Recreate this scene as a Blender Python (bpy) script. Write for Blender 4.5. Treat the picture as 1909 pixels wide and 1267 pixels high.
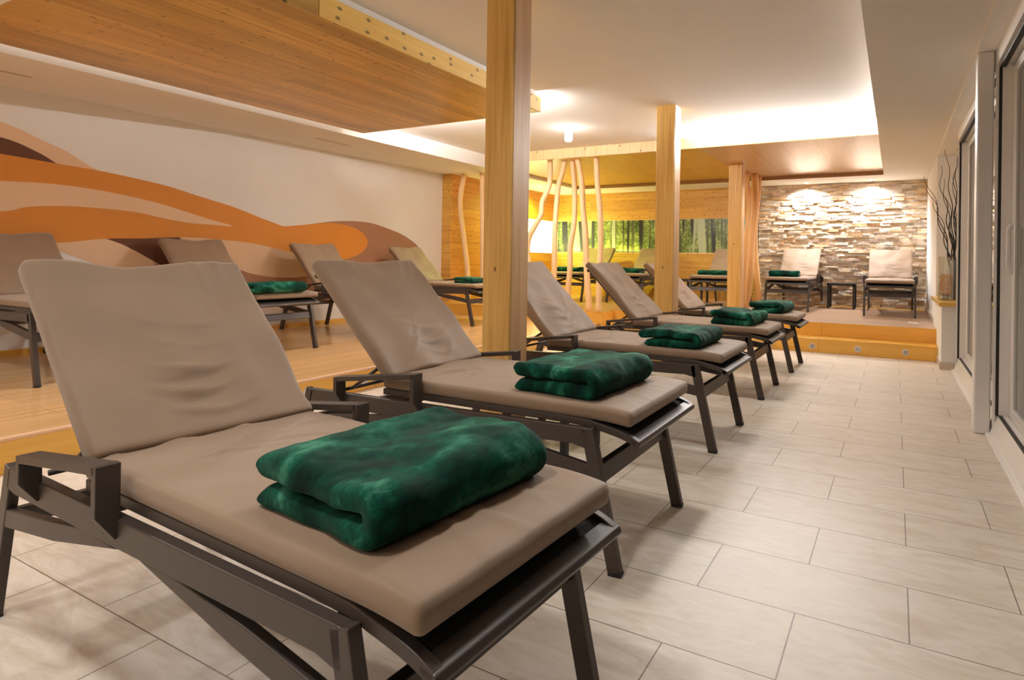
import bpy, bmesh, math, random
from mathutils import Vector, Matrix, noise
PI = math.pi
for o in list(bpy.data.objects): bpy.data.objects.remove(o)
S = bpy.context.scene
COL = S.collection

# ---------------------------------------------------------------- camera
W, H = 1909.0, 1267.0
F, CX, CY = 1098.415, 1099.973, 481.556
YAW, PITCH, ROLL = -0.4784503, 0.0038868, 0.0154464
def cam_axes(y, p, r):
    f = Vector((math.sin(y)*math.cos(p), math.cos(y)*math.cos(p), math.sin(p)))
    rt = Vector((math.cos(y), -math.sin(y), 0)); u = rt.cross(f)
    return math.cos(r)*rt+math.sin(r)*u, -math.sin(r)*rt+math.cos(r)*u, f
rx, ux, fx = cam_axes(YAW, PITCH, ROLL)
cd = bpy.data.cameras.new('camera'); cam = bpy.data.objects.new('camera', cd); COL.objects.link(cam)
m = Matrix((rx, ux, -fx)).transposed().to_4x4(); m.translation = Vector((-0.047, -1.546, 1.05)); cam.matrix_world = m
cd.sensor_fit = 'HORIZONTAL'; cd.sensor_width = 36; cd.lens = F/W*36
cd.shift_x = (W/2-CX)/W; cd.shift_y = (CY-H/2)/W
cd.clip_start = 0.02
S.camera = cam

# ---------------------------------------------------------------- world, exposure
wd = bpy.data.worlds.new('world'); S.world = wd; wd.use_nodes = True
wd.node_tree.nodes['Background'].inputs[0].default_value = (0.02, 0.02, 0.03, 1)
wd.node_tree.nodes['Background'].inputs[1].default_value = 1
S.view_settings.view_transform = 'Standard'; S.view_settings.look = 'None'
S.view_settings.gamma = 1; S.view_settings.use_curve_mapping = False
S.view_settings.exposure = 0.98
S.cycles.use_denoising = True
S.cycles.max_bounces = 10; S.cycles.diffuse_bounces = 6; S.cycles.glossy_bounces = 4; S.cycles.transparent_max_bounces = 12
S.cycles.sample_clamp_indirect = 6; S.cycles.caustics_reflective = False; S.cycles.caustics_refractive = False

# ---------------------------------------------------------------- room measures
ZC, ZS, ZP = 2.642, 2.444, 2.504
Z1, Z2 = 0.167, 0.331
XL, XN, XR, XSO, XRS = -6.723, -6.529, -3.776, -5.613, -0.227
YB, YR1, YR2, YNI, YE = 9.386, 5.937, 6.263, 5.869, 5.992
XW, XD = 0.396, 0.496
XST = -2.26

# ---------------------------------------------------------------- lamps
def lamp(name, kind, loc, power, color=(1, 0.86, 0.70), **k):
    ld = bpy.data.lights.new(name, kind); ld.energy = power; ld.color = color
    for a, b in k.items():
        if a not in ('rot',): setattr(ld, a, b)
    o = bpy.data.objects.new(name, ld); COL.objects.link(o); o.location = loc
    o.rotation_euler = k.get('rot', (0, 0, 0)); return o
WARM = (1.0, 0.965, 0.945); NEUT = (1.0, 0.99, 0.985)
UP = (PI, 0, 0)
# cove strips fixed along the edges of the hanging timber ceilings
def strip(x, y, z, w, power, sgn):
    lamp('cove_and_fill_light', 'AREA', (x, y, z), power, NEUT, shape='RECTANGLE', size=w, size_y=0.03, rot=(PI+sgn*math.radians(36), 0, 0))
strip(-1.30, 5.702, 2.605, 2.05, 170, 1)
strip(-4.2, 3.215, 2.560, 2.2, 48, -1)
lamp('cove_and_fill_light', 'AREA', (-5.45, 1.5, 2.56), 0.8, NEUT, shape='RECTANGLE', size=0.03, size_y=3.2, rot=(0, 2.2, 0))  # faint added fill for the shaded soffit beside the raft
lamp('niche_fill_light', 'AREA', (-6.44, 8.25, 1.26), 12, (1.0, 0.93, 0.30), shape='RECTANGLE', size=0.04, size_y=2.0, rot=(0, PI-0.25, 0))  # added strip, yellow fill for the niche side and ceiling
lamp('niche_fill_light', 'AREA', (-5.4, 9.30, 1.26), 4, (1.0, 0.86, 0.25), shape='RECTANGLE', size=1.8, size_y=0.04, rot=(PI-0.3, 0, 0))  # added strip, yellow fill below the rear picture
# surface mounted ceiling cylinder
lamp('ceiling_bulb', 'POINT', (-3.552, 4.601, ZC-0.25), 1.5, WARM, shadow_soft_size=0.06)
# added fill spots without fixtures, above and behind the viewer
for x, y, p in ((-1.1, 0.7, 45), (-1.2, -1.3, 60), (-2.3, -3.0, 75), (-4.0, -1.2, 70), (-1.3, 3.0, 45), (-6.1, -1.4, 35), (-4.6, -3.4, 60)):
    lamp('downlight_and_fill', 'SPOT', (x, y, (ZC if x > -6 else ZS)-0.02), p, WARM, spot_size=2.75, spot_blend=1.0, shadow_soft_size=0.12)
# downlights in the rear and left soffits, then unseen spots without fixtures
for x, y, p in ((-1.42, 9.14, 80), (-0.42, 9.14, 80)):
    lamp('downlight_and_fill', 'SPOT', (x, y, ZS-0.02), p, NEUT, spot_size=2.6, spot_blend=0.8, shadow_soft_size=0.03)
lamp('downlight_and_fill', 'SPOT', (-6.05, 7.9, ZS-0.03), 130, (0.78, 1.0, 0.16), spot_size=2.95, spot_blend=0.7, shadow_soft_size=0.06)
lamp('downlight_and_fill', 'SPOT', (-3.2, 7.9, ZP-0.03), 34, (1.0, 0.9, 0.66), spot_size=2.6, spot_blend=0.8, shadow_soft_size=0.06)
lamp('downlight_and_fill', 'SPOT', (-1.3, 7.2, ZP-0.03), 38, NEUT, spot_size=2.7, spot_blend=0.9, shadow_soft_size=0.06)
lamp('downlight_and_fill', 'SPOT', (-4.6, 4.9, ZC-0.03), 60, WARM, spot_size=2.7, spot_blend=0.9, shadow_soft_size=0.06)
lamp('downlight_and_fill', 'SPOT', (-4.3, 1.2, 2.42), 60, WARM, spot_size=2.7, spot_blend=0.9, shadow_soft_size=0.06)

# ---------------------------------------------------------------- materials
MATS = {}
class NT:
    def __init__(s, name):
        s.m = bpy.data.materials.new(name); s.m.use_nodes = True; s.t = s.m.node_tree
        s.b = s.t.nodes['Principled BSDF']; s.out = s.t.nodes['Material Output']
    def n(s, typ, **k):
        x = s.t.nodes.new(typ)
        for a, b in k.items():
            if a in x.inputs: x.inputs[a].default_value = b
            else: setattr(x, a, b)
        return x
    def l(s, a, b): s.t.links.new(a, b)
    def ramp(s, fac, stops):
        r = s.t.nodes.new('ShaderNodeValToRGB'); e = r.color_ramp.elements
        while len(e) < len(stops): e.new(0.5)
        for i, (p, c) in enumerate(stops):
            e[i].position = p; e[i].color = (*c, 1) if len(c) == 3 else c
        s.l(fac, r.inputs[0]); return r.outputs[0]
    def mix(s, fac, a, b, mode='MIX'):
        x = s.t.nodes.new('ShaderNodeMix'); x.data_type = 'RGBA'; x.blend_type = mode
        for i, v in ((0, fac), (6, a), (7, b)):
            if hasattr(v, 'is_output'): s.l(v, x.inputs[i])
            elif i == 0: x.inputs[0].default_value = v
            else: x.inputs[i].default_value = (*v, 1)
        return x.outputs[2]
    def math(s, op, a, b=0.0, c=None):
        x = s.t.nodes.new('ShaderNodeMath'); x.operation = op
        for i, v in enumerate((a, b, c)):
            if v is None: continue
            if hasattr(v, 'is_output'): s.l(v, x.inputs[i])
            else: x.inputs[i].default_value = v
        return x.outputs[0]
    def coords(s, axes='XYZ', scale=(1, 1, 1)):
        tc = s.n('ShaderNodeTexCoord'); sp = s.n('ShaderNodeSeparateXYZ'); s.l(tc.outputs['Object'], sp.inputs[0])
        cb = s.n('ShaderNodeCombineXYZ')
        for i, a in enumerate(axes):
            s.l(s.math('MULTIPLY', sp.outputs['XYZ'.index(a)], scale[i]), cb.inputs[i])
        return cb.outputs[0]
    def scaled(s, v, sc):
        x = s.t.nodes.new('ShaderNodeVectorMath'); x.operation = 'MULTIPLY'; s.l(v, x.inputs[0]); x.inputs[1].default_value = sc; return x.outputs[0]
    def bump(s, h, st, dist=0.01):
        x = s.n('ShaderNodeBump', Strength=st, Distance=dist); s.l(h, x.inputs['Height']); s.l(x.outputs[0], s.b.inputs['Normal'])
def simple(name, col, rough=0.5, metal=0.0, noise_amt=0.06, nscale=8, bump=0.0, **k):
    if name in MATS: return MATS[name]
    t = NT(name); v = t.coords(); nz = t.n('ShaderNodeTexNoise', Scale=nscale, Detail=4.0); t.l(v, nz.inputs['Vector'])
    c = t.ramp(nz.outputs[0], ((0.25, tuple(x*(1-noise_amt) for x in col)), (0.75, tuple(min(1, x*(1+noise_amt)) for x in col))))
    t.l(c, t.b.inputs['Base Color']); t.b.inputs['Roughness'].default_value = rough; t.b.inputs['Metallic'].default_value = metal
    for a, b in k.items(): t.b.inputs[a].default_value = b
    if bump: t.bump(nz.outputs[0], bump)
    MATS[name] = t.m; return t.m
def wood(name, base, dark, axes='XYZ', plank=None, length=2.4, knots=0.0, rough=0.42, vary=0.12, grain=1.0, joint=0.0025, kscale=3.0, spec=0.5):
    """axes: first letter along the grain, second across it."""
    if name in MATS: return MATS[name]
    t = NT(name); v = t.coords(axes)
    g1 = t.n('ShaderNodeTexNoise', Scale=1.0, Detail=5.0, Roughness=0.6, Distortion=0.6); t.l(t.scaled(v, (1.1, 26, 26)), g1.inputs['Vector'])
    g2 = t.n('ShaderNodeTexNoise', Scale=1.0, Detail=2.0); t.l(t.scaled(v, (0.7, 4.5, 4.5)), g2.inputs['Vector'])
    f = t.math('ADD', t.math('MULTIPLY', g1.outputs[0], 0.65), t.math('MULTIPLY', g2.outputs[0], 0.35))
    f = t.math('ADD', t.math('MULTIPLY', t.math('SUBTRACT', f, 0.5), 2.6*grain), 0.5)
    col = t.mix(f, base, dark)
    lite = tuple(min(1, c*1.0) for c in base)
    col = t.mix(t.math('MULTIPLY', f, 1.0), lite, dark)
    if plank:
        br = t.n('ShaderNodeTexBrick', offset=0.37, offset_frequency=3); t.l(v, br.inputs['Vector'])
        br.inputs['Scale'].default_value = 1; br.inputs['Brick Width'].default_value = length; br.inputs['Row Height'].default_value = plank
        br.inputs['Mortar Size'].default_value = joint; br.inputs['Mortar Smooth'].default_value = 0.3; br.inputs['Bias'].default_value = 0
        br.inputs['Color1'].default_value = (1-vary, 1-vary, 1-vary, 1); br.inputs['Color2'].default_value = (1, 1, 1, 1)
        br.inputs['Mortar'].default_value = (0.55, 0.45, 0.4, 1)
        col = t.mix(1.0, col, br.outputs[0], 'MULTIPLY')
    if knots:
        vo = t.n('ShaderNodeTexVoronoi', Scale=1.0, Randomness=1.0, voronoi_dimensions='2D'); vv = t.scaled(v, (kscale, kscale*1.6, kscale*1.6)); t.l(vv, vo.inputs['Vector'])
        k = t.ramp(vo.outputs['Distance'], ((0.0, (1, 1, 1)), (knots*0.3, (1, 1, 1)), (knots*0.6, (0, 0, 0))))
        keep = t.math('GREATER_THAN', vo.outputs['Color'], 0.45)
        kf = t.math('MULTIPLY', k, keep)
        col = t.mix(t.math('MULTIPLY', kf, 0.85), col, tuple(c*0.22 for c in dark))
    t.l(col, t.b.inputs['Base Color']); t.b.inputs['Roughness'].default_value = rough
    t.b.inputs['Specular IOR Level'].default_value = spec
    t.bump(g1.outputs[0], 0.08, 0.003)
    MATS[name] = t.m; return t.m

PL = simple('white_plaster', (0.80, 0.775, 0.745), 0.85, 0, 0.015, 3)
CE = simple('white_ceiling_paint', (0.82, 0.795, 0.765), 0.9, 0, 0.01, 3)
ORANGE = simple('ochre_orange_paint', (0.66, 0.245, 0.028), 0.7, 0, 0.03, 2)
OCHRE_LIGHT = simple('light_ochre_paint', (0.78, 0.37, 0.09), 0.7, 0, 0.03, 2)
TAN = simple('tan_paint', (0.76, 0.52, 0.33), 0.75, 0, 0.02, 2)
BROWN = simple('cocoa_brown_paint', (0.36, 0.175, 0.095), 0.75, 0, 0.03, 2)
DBROWN = simple('dark_brown_paint', (0.13, 0.045, 0.02), 0.75, 0, 0.03, 2)
PINE = dict(base=(0.86, 0.50, 0.16), dark=(0.62, 0.27, 0.055))
W_PANEL = wood('pine_ceiling_boards', (0.75, 0.475, 0.135), (0.48, 0.255, 0.050), 'YXZ', plank=0.145, length=2.2, knots=0.15, vary=0.3, kscale=5.0, rough=0.3, grain=1.4)
W_PANEL_EDGE = wood('pine_edge_board', (0.88, 0.62, 0.18), (0.74, 0.44, 0.09), 'YZX', knots=0.34, kscale=9)
W_PANEL2 = wood('lit_pine_ceiling_boards', (0.72, 0.50, 0.33), (0.60, 0.38, 0.22), 'YXZ', plank=0.40, length=3.4, vary=0.07, rough=0.22, grain=0.7)  # pine paled: the stronger white light is painted into its colour
W_PANEL2F = wood('pine_fascia_planks', (0.90, 0.66, 0.36), (0.80, 0.50, 0.22), 'ZXY', plank=0.17, length=4, knots=0.16, vary=0.08, kscale=4.5)
W_POST = wood('larch_post', (0.85, 0.55, 0.175), (0.60, 0.325, 0.070), 'ZXY', knots=0.05, rough=0.38, kscale=1.6, grain=1.4)
W_WALL = wood('pine_wall_boards', (0.86, 0.52, 0.12), (0.60, 0.29, 0.045), 'XZY', plank=0.19, length=1.9, knots=0.17, vary=0.16, kscale=6.0)
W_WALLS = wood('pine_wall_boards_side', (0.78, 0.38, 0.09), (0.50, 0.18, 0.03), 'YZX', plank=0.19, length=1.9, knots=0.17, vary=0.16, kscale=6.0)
W_RISER = wood('amber_riser_board', (0.90, 0.535, 0.115), (0.76, 0.38, 0.05), 'XZY', plank=0.5, length=2.3, rough=0.25, grain=0.7)
W_RISERL = wood('amber_riser_board_side', (0.90, 0.535, 0.115), (0.76, 0.38, 0.05), 'YZX', plank=0.5, length=3.0, rough=0.25, grain=0.7)
W_FLOORL = wood('laminate_left', (0.80, 0.50, 0.235), (0.60, 0.33, 0.12), 'YXZ', plank=0.19, length=1.3, rough=0.22, vary=0.12, grain=1.1, joint=0.0015)
W_FLOORB = wood('laminate_back', (0.55, 0.37, 0.25), (0.42, 0.26, 0.16), 'XYZ', plank=0.19, length=1.3, rough=0.28, vary=0.1, grain=0.8, joint=0.0015)
W_POLE = wood('peeled_branch', (0.93, 0.69, 0.39), (0.80, 0.50, 0.24), 'ZXY', knots=0.05, rough=0.5, grain=0.6, kscale=5)
W_POLED = wood('peeled_branch_dark', (0.80, 0.48, 0.20), (0.60, 0.30, 0.10), 'ZXY', knots=0.07, rough=0.5, grain=0.8, kscale=5)
W_LEDGE = wood('oiled_ledge', (0.78, 0.50, 0.12), (0.62, 0.36, 0.06), 'YXZ', rough=0.25)
WICK = wood('orange_wicker', (0.80, 0.42, 0.12), (0.60, 0.26, 0.05), 'ZXY', rough=0.5)
FRAME = simple('taupe_powder_coat', (0.062, 0.047, 0.038), 0.42, 0.2, 0.05, 40)
FDARK = simple('charcoal_metal', (0.03, 0.027, 0.025), 0.4, 0.2, 0.05, 30)
RUB = simple('black_rubber', (0.012, 0.012, 0.012), 0.6)
STEEL = simple('brushed_metal', (0.5, 0.48, 0.46), 0.25, 0.9)
PVC = simple('white_window_profile', (0.78, 0.745, 0.71), 0.28, 0, 0.01)
GASK = simple('black_gasket', (0.01, 0.009, 0.008), 0.5)
VENTW = simple('white_plastic', (0.75, 0.72, 0.68), 0.4)
VENTD = simple('vent_slot_grey', (0.28, 0.25, 0.23), 0.6)
SKIRT = simple('beige_skirting_tile', (0.55, 0.45, 0.36), 0.4)
TWIG = simple('black_twig', (0.02, 0.014, 0.01), 0.7)
DGLASSY = simple('smoked_glass', (0.10, 0.10, 0.095), 0.08, 0, 0.1)
SLIT = simple('soffit_slot', (0.55, 0.47, 0.38), 0.8)

def fabric():
    t = NT('taupe_cushion_fabric'); v = t.coords()
    nz = t.n('ShaderNodeTexNoise', Scale=5.0, Detail=3.0); t.l(v, nz.inputs['Vector'])
    c = t.ramp(nz.outputs[0], ((0.3, (0.245, 0.160, 0.095)), (0.7, (0.272, 0.180, 0.110))))
    t.l(c, t.b.inputs['Base Color']); t.b.inputs['Roughness'].default_value = 0.62
    t.b.inputs['Sheen Weight'].default_value = 0.25; t.b.inputs['Sheen Roughness'].default_value = 0.5
    wv = t.n('ShaderNodeTexNoise', Scale=900.0, Detail=1.0); t.l(v, wv.inputs['Vector'])
    t.bump(wv.outputs[0], 0.12, 0.0008); return t.m
FAB = fabric()
def velvet():
    t = NT('emerald_velvet'); v = t.coords()
    oi = t.n('ShaderNodeObjectInfo'); off = t.t.nodes.new('ShaderNodeVectorMath'); off.operation = 'ADD'; t.l(v, off.inputs[0])
    sc = t.math('MULTIPLY', oi.outputs['Random'], 9.0); cb = t.n('ShaderNodeCombineXYZ'); t.l(sc, cb.inputs[0]); t.l(sc, cb.inputs[1]); t.l(cb.outputs[0], off.inputs[1])
    vv = off.outputs[0]
    n1 = t.n('ShaderNodeTexNoise', Scale=5.5, Detail=4.0, Distortion=0.5, Roughness=0.55); t.l(t.scaled(vv, (1.6, 1, 1)), n1.inputs['Vector'])
    n2 = t.n('ShaderNodeTexNoise', Scale=32.0, Detail=4.0, Distortion=2.0, Roughness=0.6); t.l(t.scaled(vv, (1.6, 0.6, 1)), n2.inputs['Vector'])
    f = t.math('ADD', t.math('MULTIPLY', n1.outputs[0], 0.8), t.math('MULTIPLY', n2.outputs[0], 0.2))
    c = t.ramp(f, ((0.38, (0.0004, 0.012, 0.009)), (0.49, (0.0008, 0.040, 0.024)), (0.56, (0.004, 0.085, 0.050)), (0.66, (0.06, 0.23, 0.145))))
    t.l(c, t.b.inputs['Base Color']); t.b.inputs['Roughness'].default_value = 0.8; t.b.inputs['Specular IOR Level'].default_value = 0.12
    t.b.inputs['Sheen Weight'].default_value = 0.12; t.b.inputs['Sheen Roughness'].default_value = 0.4; t.b.inputs['Sheen Tint'].default_value = (0.5, 0.9, 0.7, 1)
    n3 = t.n('ShaderNodeTexNoise', Scale=420.0, Detail=2.0); t.l(v, n3.inputs['Vector']); t.bump(n3.outputs[0], 0.25, 0.002)
    return t.m
VEL = velvet()
def tiles():
    t = NT('beige_floor_tile'); v = t.coords()
    br = t.n('ShaderNodeTexBrick', offset=0.5, offset_frequency=2); t.l(v, br.inputs['Vector'])
    br.inputs['Scale'].default_value = 1; br.inputs['Brick Width'].default_value = 0.607; br.inputs['Row Height'].default_value = 0.324
    br.inputs['Mortar Size'].default_value = 0.0022; br.inputs['Mortar Smooth'].default_value = 0.2; br.inputs['Bias'].default_value = 0
    br.inputs['Color1'].default_value = (0.70, 0.63, 0.54, 1); br.inputs['Color2'].default_value = (0.74, 0.67, 0.58, 1); br.inputs['Mortar'].default_value = (0.22, 0.17, 0.13, 1)
    n1 = t.n('ShaderNodeTexNoise', Scale=1.0, Detail=6.0, Distortion=1.5, Roughness=0.65); t.l(t.scaled(v, (4, 13, 1)), n1.inputs['Vector'])
    st = t.ramp(n1.outputs[0], ((0.34, (0.85, 0.80, 0.73)), (0.50, (0.96, 0.94, 0.91)), (0.62, (1.04, 1.04, 1.04))))
    c = t.mix(1.0, br.outputs[0], st, 'MULTIPLY'); t.l(c, t.b.inputs['Base Color'])
    r = t.math('ADD', t.math('MULTIPLY', n1.outputs[0], 0.22), 0.30); t.l(r, t.b.inputs['Roughness'])
    h = t.math('ADD', t.math('MULTIPLY', br.outputs['Fac'], -1.0), t.math('MULTIPLY', n1.outputs[0], 0.35))
    t.bump(h, 0.28, 0.002); return t.m
TILE = tiles()
def stone():
    t = NT('split_face_stone'); a = t.n('ShaderNodeAttribute', attribute_name='tone'); v = t.coords()
    n1 = t.n('ShaderNodeTexNoise', Scale=9.0, Detail=6.0, Roughness=0.7); t.l(t.scaled(v, (1, 1, 3)), n1.inputs['Vector'])
    st = t.ramp(n1.outputs[0], ((0.3, (0.72, 0.68, 0.62)), (0.65, (1.1, 1.08, 1.05))))
    t.l(t.mix(1.0, a.outputs['Color'], st, 'MULTIPLY'), t.b.inputs['Base Color']); t.b.inputs['Roughness'].default_value = 0.5
    n2 = t.n('ShaderNodeTexNoise', Scale=38.0, Detail=5.0); t.l(v, n2.inputs['Vector']); t.bump(n2.outputs[0], 0.7, 0.012); return t.m
STONE = stone()
def forest(name, axis, glow, glare):
    """printed woodland panel; glow adds emission, glare whitens the print"""
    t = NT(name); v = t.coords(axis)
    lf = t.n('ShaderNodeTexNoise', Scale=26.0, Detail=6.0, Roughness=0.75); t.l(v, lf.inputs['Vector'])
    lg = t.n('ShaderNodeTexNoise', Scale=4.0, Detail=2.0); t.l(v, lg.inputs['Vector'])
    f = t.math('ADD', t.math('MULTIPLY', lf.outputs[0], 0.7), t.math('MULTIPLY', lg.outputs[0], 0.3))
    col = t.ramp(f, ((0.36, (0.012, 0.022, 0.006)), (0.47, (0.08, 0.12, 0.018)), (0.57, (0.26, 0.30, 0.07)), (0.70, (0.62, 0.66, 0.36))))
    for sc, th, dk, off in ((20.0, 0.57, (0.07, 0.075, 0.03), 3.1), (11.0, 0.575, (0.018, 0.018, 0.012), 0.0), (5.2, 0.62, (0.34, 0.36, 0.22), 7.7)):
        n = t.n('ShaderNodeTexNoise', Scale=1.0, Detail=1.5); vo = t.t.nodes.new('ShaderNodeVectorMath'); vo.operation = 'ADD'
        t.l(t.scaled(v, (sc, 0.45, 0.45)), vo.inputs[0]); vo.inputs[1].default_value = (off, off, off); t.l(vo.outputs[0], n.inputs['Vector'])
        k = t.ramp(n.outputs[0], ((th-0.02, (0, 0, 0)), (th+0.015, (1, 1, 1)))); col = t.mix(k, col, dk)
    col = t.mix(glare, col, (1.0, 1.0, 0.86))
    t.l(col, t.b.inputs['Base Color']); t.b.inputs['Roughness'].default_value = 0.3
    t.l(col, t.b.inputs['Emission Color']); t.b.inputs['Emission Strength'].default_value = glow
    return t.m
FORB = forest('woodland_print', 'XZY', 0.16, 0.0)
FORL = forest('woodland_print_glare', 'YZX', 1.5, 0.78)  # glare on the side picture whitened into its print and made to glow
def glass(name, tint=(1, 1, 1), rough=0.0):
    t = NT(name); tr = t.n('ShaderNodeBsdfTransparent'); tr.inputs[0].default_value = (*tint, 1)
    gl = t.n('ShaderNodeBsdfGlossy'); gl.inputs['Roughness'].default_value = rough; lw = t.n('ShaderNodeLayerWeight', Blend=0.5)
    f5 = t.math('POWER', lw.outputs['Facing'], 5.0); f1 = t.math('ADD', t.math('MULTIPLY', f5, 0.93), 0.045); fr = t.math('DIVIDE', t.math('MULTIPLY', f1, 2.0), t.math('ADD', f1, 1.0))
    mx = t.n('ShaderNodeMixShader'); t.l(fr, mx.inputs[0]); t.l(tr.outputs[0], mx.inputs[1]); t.l(gl.outputs[0], mx.inputs[2])
    t.l(mx.outputs[0], t.out.inputs[0]); t.t.nodes.remove(t.b); return t.m
GLASS = glass('window_glass', (0.92, 0.95, 0.93)); CGLASS = glass('clear_vase_glass', (0.93, 0.95, 0.95))
def emis(name, col, st):
    t = NT(name); t.b.inputs['Base Color'].default_value = (*col, 1); t.b.inputs['Emission Color'].default_value = (*col, 1); t.b.inputs['Emission Strength'].default_value = st; return t.m
GLOWM = emis('fascia_glow', (1.0, 0.95, 0.88), 2.2); LAMPM = emis('lit_opal_glass', (1.0, 0.93, 0.84), 6.0); DLM = emis('lit_downlight', (1.0, 0.95, 0.88), 10.0); DLG = emis('lit_green_downlight', (0.85, 1.0, 0.45), 5.0)

# ---------------------------------------------------------------- mesh helpers
def box(bm, a, b):
    x0, y0, z0 = (min(a[i], b[i]) for i in range(3)); x1, y1, z1 = (max(a[i], b[i]) for i in range(3))
    v = [bm.verts.new(p) for p in ((x0, y0, z0), (x1, y0, z0), (x1, y1, z0), (x0, y1, z0), (x0, y0, z1), (x1, y0, z1), (x1, y1, z1), (x0, y1, z1))]
    for f in ((3, 2, 1, 0), (4, 5, 6, 7), (0, 1, 5, 4), (1, 2, 6, 5), (2, 3, 7, 6), (3, 0, 4, 7)): bm.faces.new([v[i] for i in f])
    return v
def prism(bm, pts, lo, hi, axis):
    """pts in the two other axes, extruded along axis"""
    def P(p, h):
        return {'X': (h, p[0], p[1]), 'Y': (p[0], h, p[1]), 'Z': (p[0], p[1], h)}[axis]
    a = [bm.verts.new(P(p, lo)) for p in pts]; b = [bm.verts.new(P(p, hi)) for p in pts]; n = len(pts)
    bm.faces.new(a[::-1]); bm.faces.new(b)
    for i in range(n): bm.faces.new((a[i], a[(i+1) % n], b[(i+1) % n], b[i]))
def tube(bm, pts, r, seg=10, flat=1.0):
    pts = [Vector(p) for p in pts]; rs = r if hasattr(r, '__len__') else [r]*len(pts); rings = []
    up = Vector((0, 1, 0)) if abs((pts[-1]-pts[0]).normalized().y) < 0.9 else Vector((0, 0, 1))
    for i, p in enumerate(pts):
        d = (pts[min(i+1, len(pts)-1)]-pts[max(i-1, 0)]).normalized(); s = d.cross(up).normalized(); u = s.cross(d)
        rings.append([bm.verts.new(p+rs[i]*(math.cos(2*PI*k/seg)*s*flat+math.sin(2*PI*k/seg)*u)) for k in range(seg)])
    for a, b in zip(rings, rings[1:]):
        for k in range(seg): bm.faces.new((a[k], a[(k+1) % seg], b[(k+1) % seg], b[k]))
    bm.faces.new(rings[0][::-1]); bm.faces.new(rings[-1])
def lathe(bm, prof, c, seg=32, cap=True):
    rings = [[bm.verts.new((c[0]+r*math.cos(2*PI*k/seg), c[1]+r*math.sin(2*PI*k/seg), c[2]+z)) for k in range(seg)] for r, z in prof]
    for a, b in zip(rings, rings[1:]):
        for k in range(seg): bm.faces.new((a[k], a[(k+1) % seg], b[(k+1) % seg], b[k]))
    if cap: bm.faces.new(rings[0][::-1]); bm.faces.new(rings[-1])
def sheared(bm, p0, p1, w, hz):
    """bar between p0 and p1 in an XZ plane; w along Y, hz thickness across the bar"""
    p0, p1 = Vector(p0), Vector(p1); d = (p1-p0).normalized(); n = Vector((0, 1, 0)).cross(d).normalized()*hz/2; y = Vector((0, w/2, 0))
    c = [p0-n-y, p0-n+y, p0+n+y, p0+n-y, p1-n-y, p1-n+y, p1+n+y, p1+n-y]; v = [bm.verts.new(q) for q in c]
    for f in ((0, 1, 2, 3), (7, 6, 5, 4), (0, 4, 5, 1), (1, 5, 6, 2), (2, 6, 7, 3), (3, 7, 4, 0)): bm.faces.new([v[i] for i in f])
def obj(name, bm, mat, parent=None, smooth=False, bevel=0.0, seg=2):
    bmesh.ops.recalc_face_normals(bm, faces=bm.faces)
    me = bpy.data.meshes.new(name); bm.to_mesh(me); bm.free(); me.materials.append(mat)
    if smooth: me.polygons.foreach_set('use_smooth', [True]*len(me.polygons))
    o = bpy.data.objects.new(name, me); COL.objects.link(o)
    if parent: o.parent = parent
    if bevel:
        b = o.modifiers.new('bevel', 'BEVEL'); b.width = bevel; b.segments = seg; b.limit_method = 'ANGLE'; b.angle_limit = 0.6
    return o
def nb(): return bmesh.new()
def bx(name, a, b, mat, parent=None, bevel=0.0, **k):
    bm = nb(); box(bm, a, b); return obj(name, bm, mat, parent, bevel=bevel, **k)
def st(o): o['kind'] = 'structure'; return o
def thing(name, label, cat, loc=(0, 0, 0), rz=0, group=None):
    o = bpy.data.objects.new(name, None); COL.objects.link(o); o.empty_display_size = 0.1
    o.location = loc; o.rotation_euler = (0, 0, rz); o['label'] = label; o['category'] = cat
    if group: o['group'] = group
    return o
def tag(o, label, cat, group=None):
    o['label'] = label; o['category'] = cat
    if group: o['group'] = group
    return o
def dup(root, loc, label, rz=0.0, group=None, scale=None):
    r = root.copy(); COL.objects.link(r); r.location = loc; r.rotation_euler = (0, 0, rz); r['label'] = label
    if group: r['group'] = group
    if scale: r.scale = scale
    for ch in list(root.children):
        c = ch.copy(); COL.objects.link(c); c.parent = r
        for g in ch.children:
            d = g.copy(); COL.objects.link(d); d.parent = c
    return r

# ---------------------------------------------------------------- room shell
Y0 = -4.6
st(bx('floor', (-3.9, Y0, -0.08), (0.62, YR1+0.05, 0), TILE))
st(bx('floor_left', (XL-0.2, Y0, -0.05), (XR, YNI+0.02, Z1), W_FLOORL))
st(bx('floor_back', (-3.70, YR2, -0.05), (XW+0.2, YB+0.1, Z2), W_FLOORB))
st(bx('floor_niche', (XL-0.1, YNI, -0.05), (-3.70, YB+0.1, Z2), wood('laminate_niche', (0.60, 0.36, 0.16), (0.42, 0.22, 0.08), 'XYZ', plank=0.19, length=1.3, rough=0.28, vary=0.1, joint=0.0015)))
st(bx('trim_1', (XR, Y0, 0), (XR+0.012, YNI, Z1-0.012), W_RISERL))
st(bx('trim_2', (XR-0.03, Y0, Z1-0.012), (XR+0.016, YNI, Z1+0.003), wood('pale_nosing', (0.80, 0.52, 0.32), (0.66, 0.38, 0.2), 'YXZ', rough=0.3), bevel=0.003))
st(bx('trim_3', (-3.70, YR1, 0), (XW-0.02, YR2+0.02, Z1), W_RISER, bevel=0.004))
st(bx('trim_4', (-3.70, YR2-0.012, Z1), (XW-0.02, YR2+0.01, Z2), W_RISER, bevel=0.003))
st(bx('trim_5', (XN, YNI-0.014, Z1), (-3.70, YNI, Z2-0.01), W_RISER))
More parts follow.
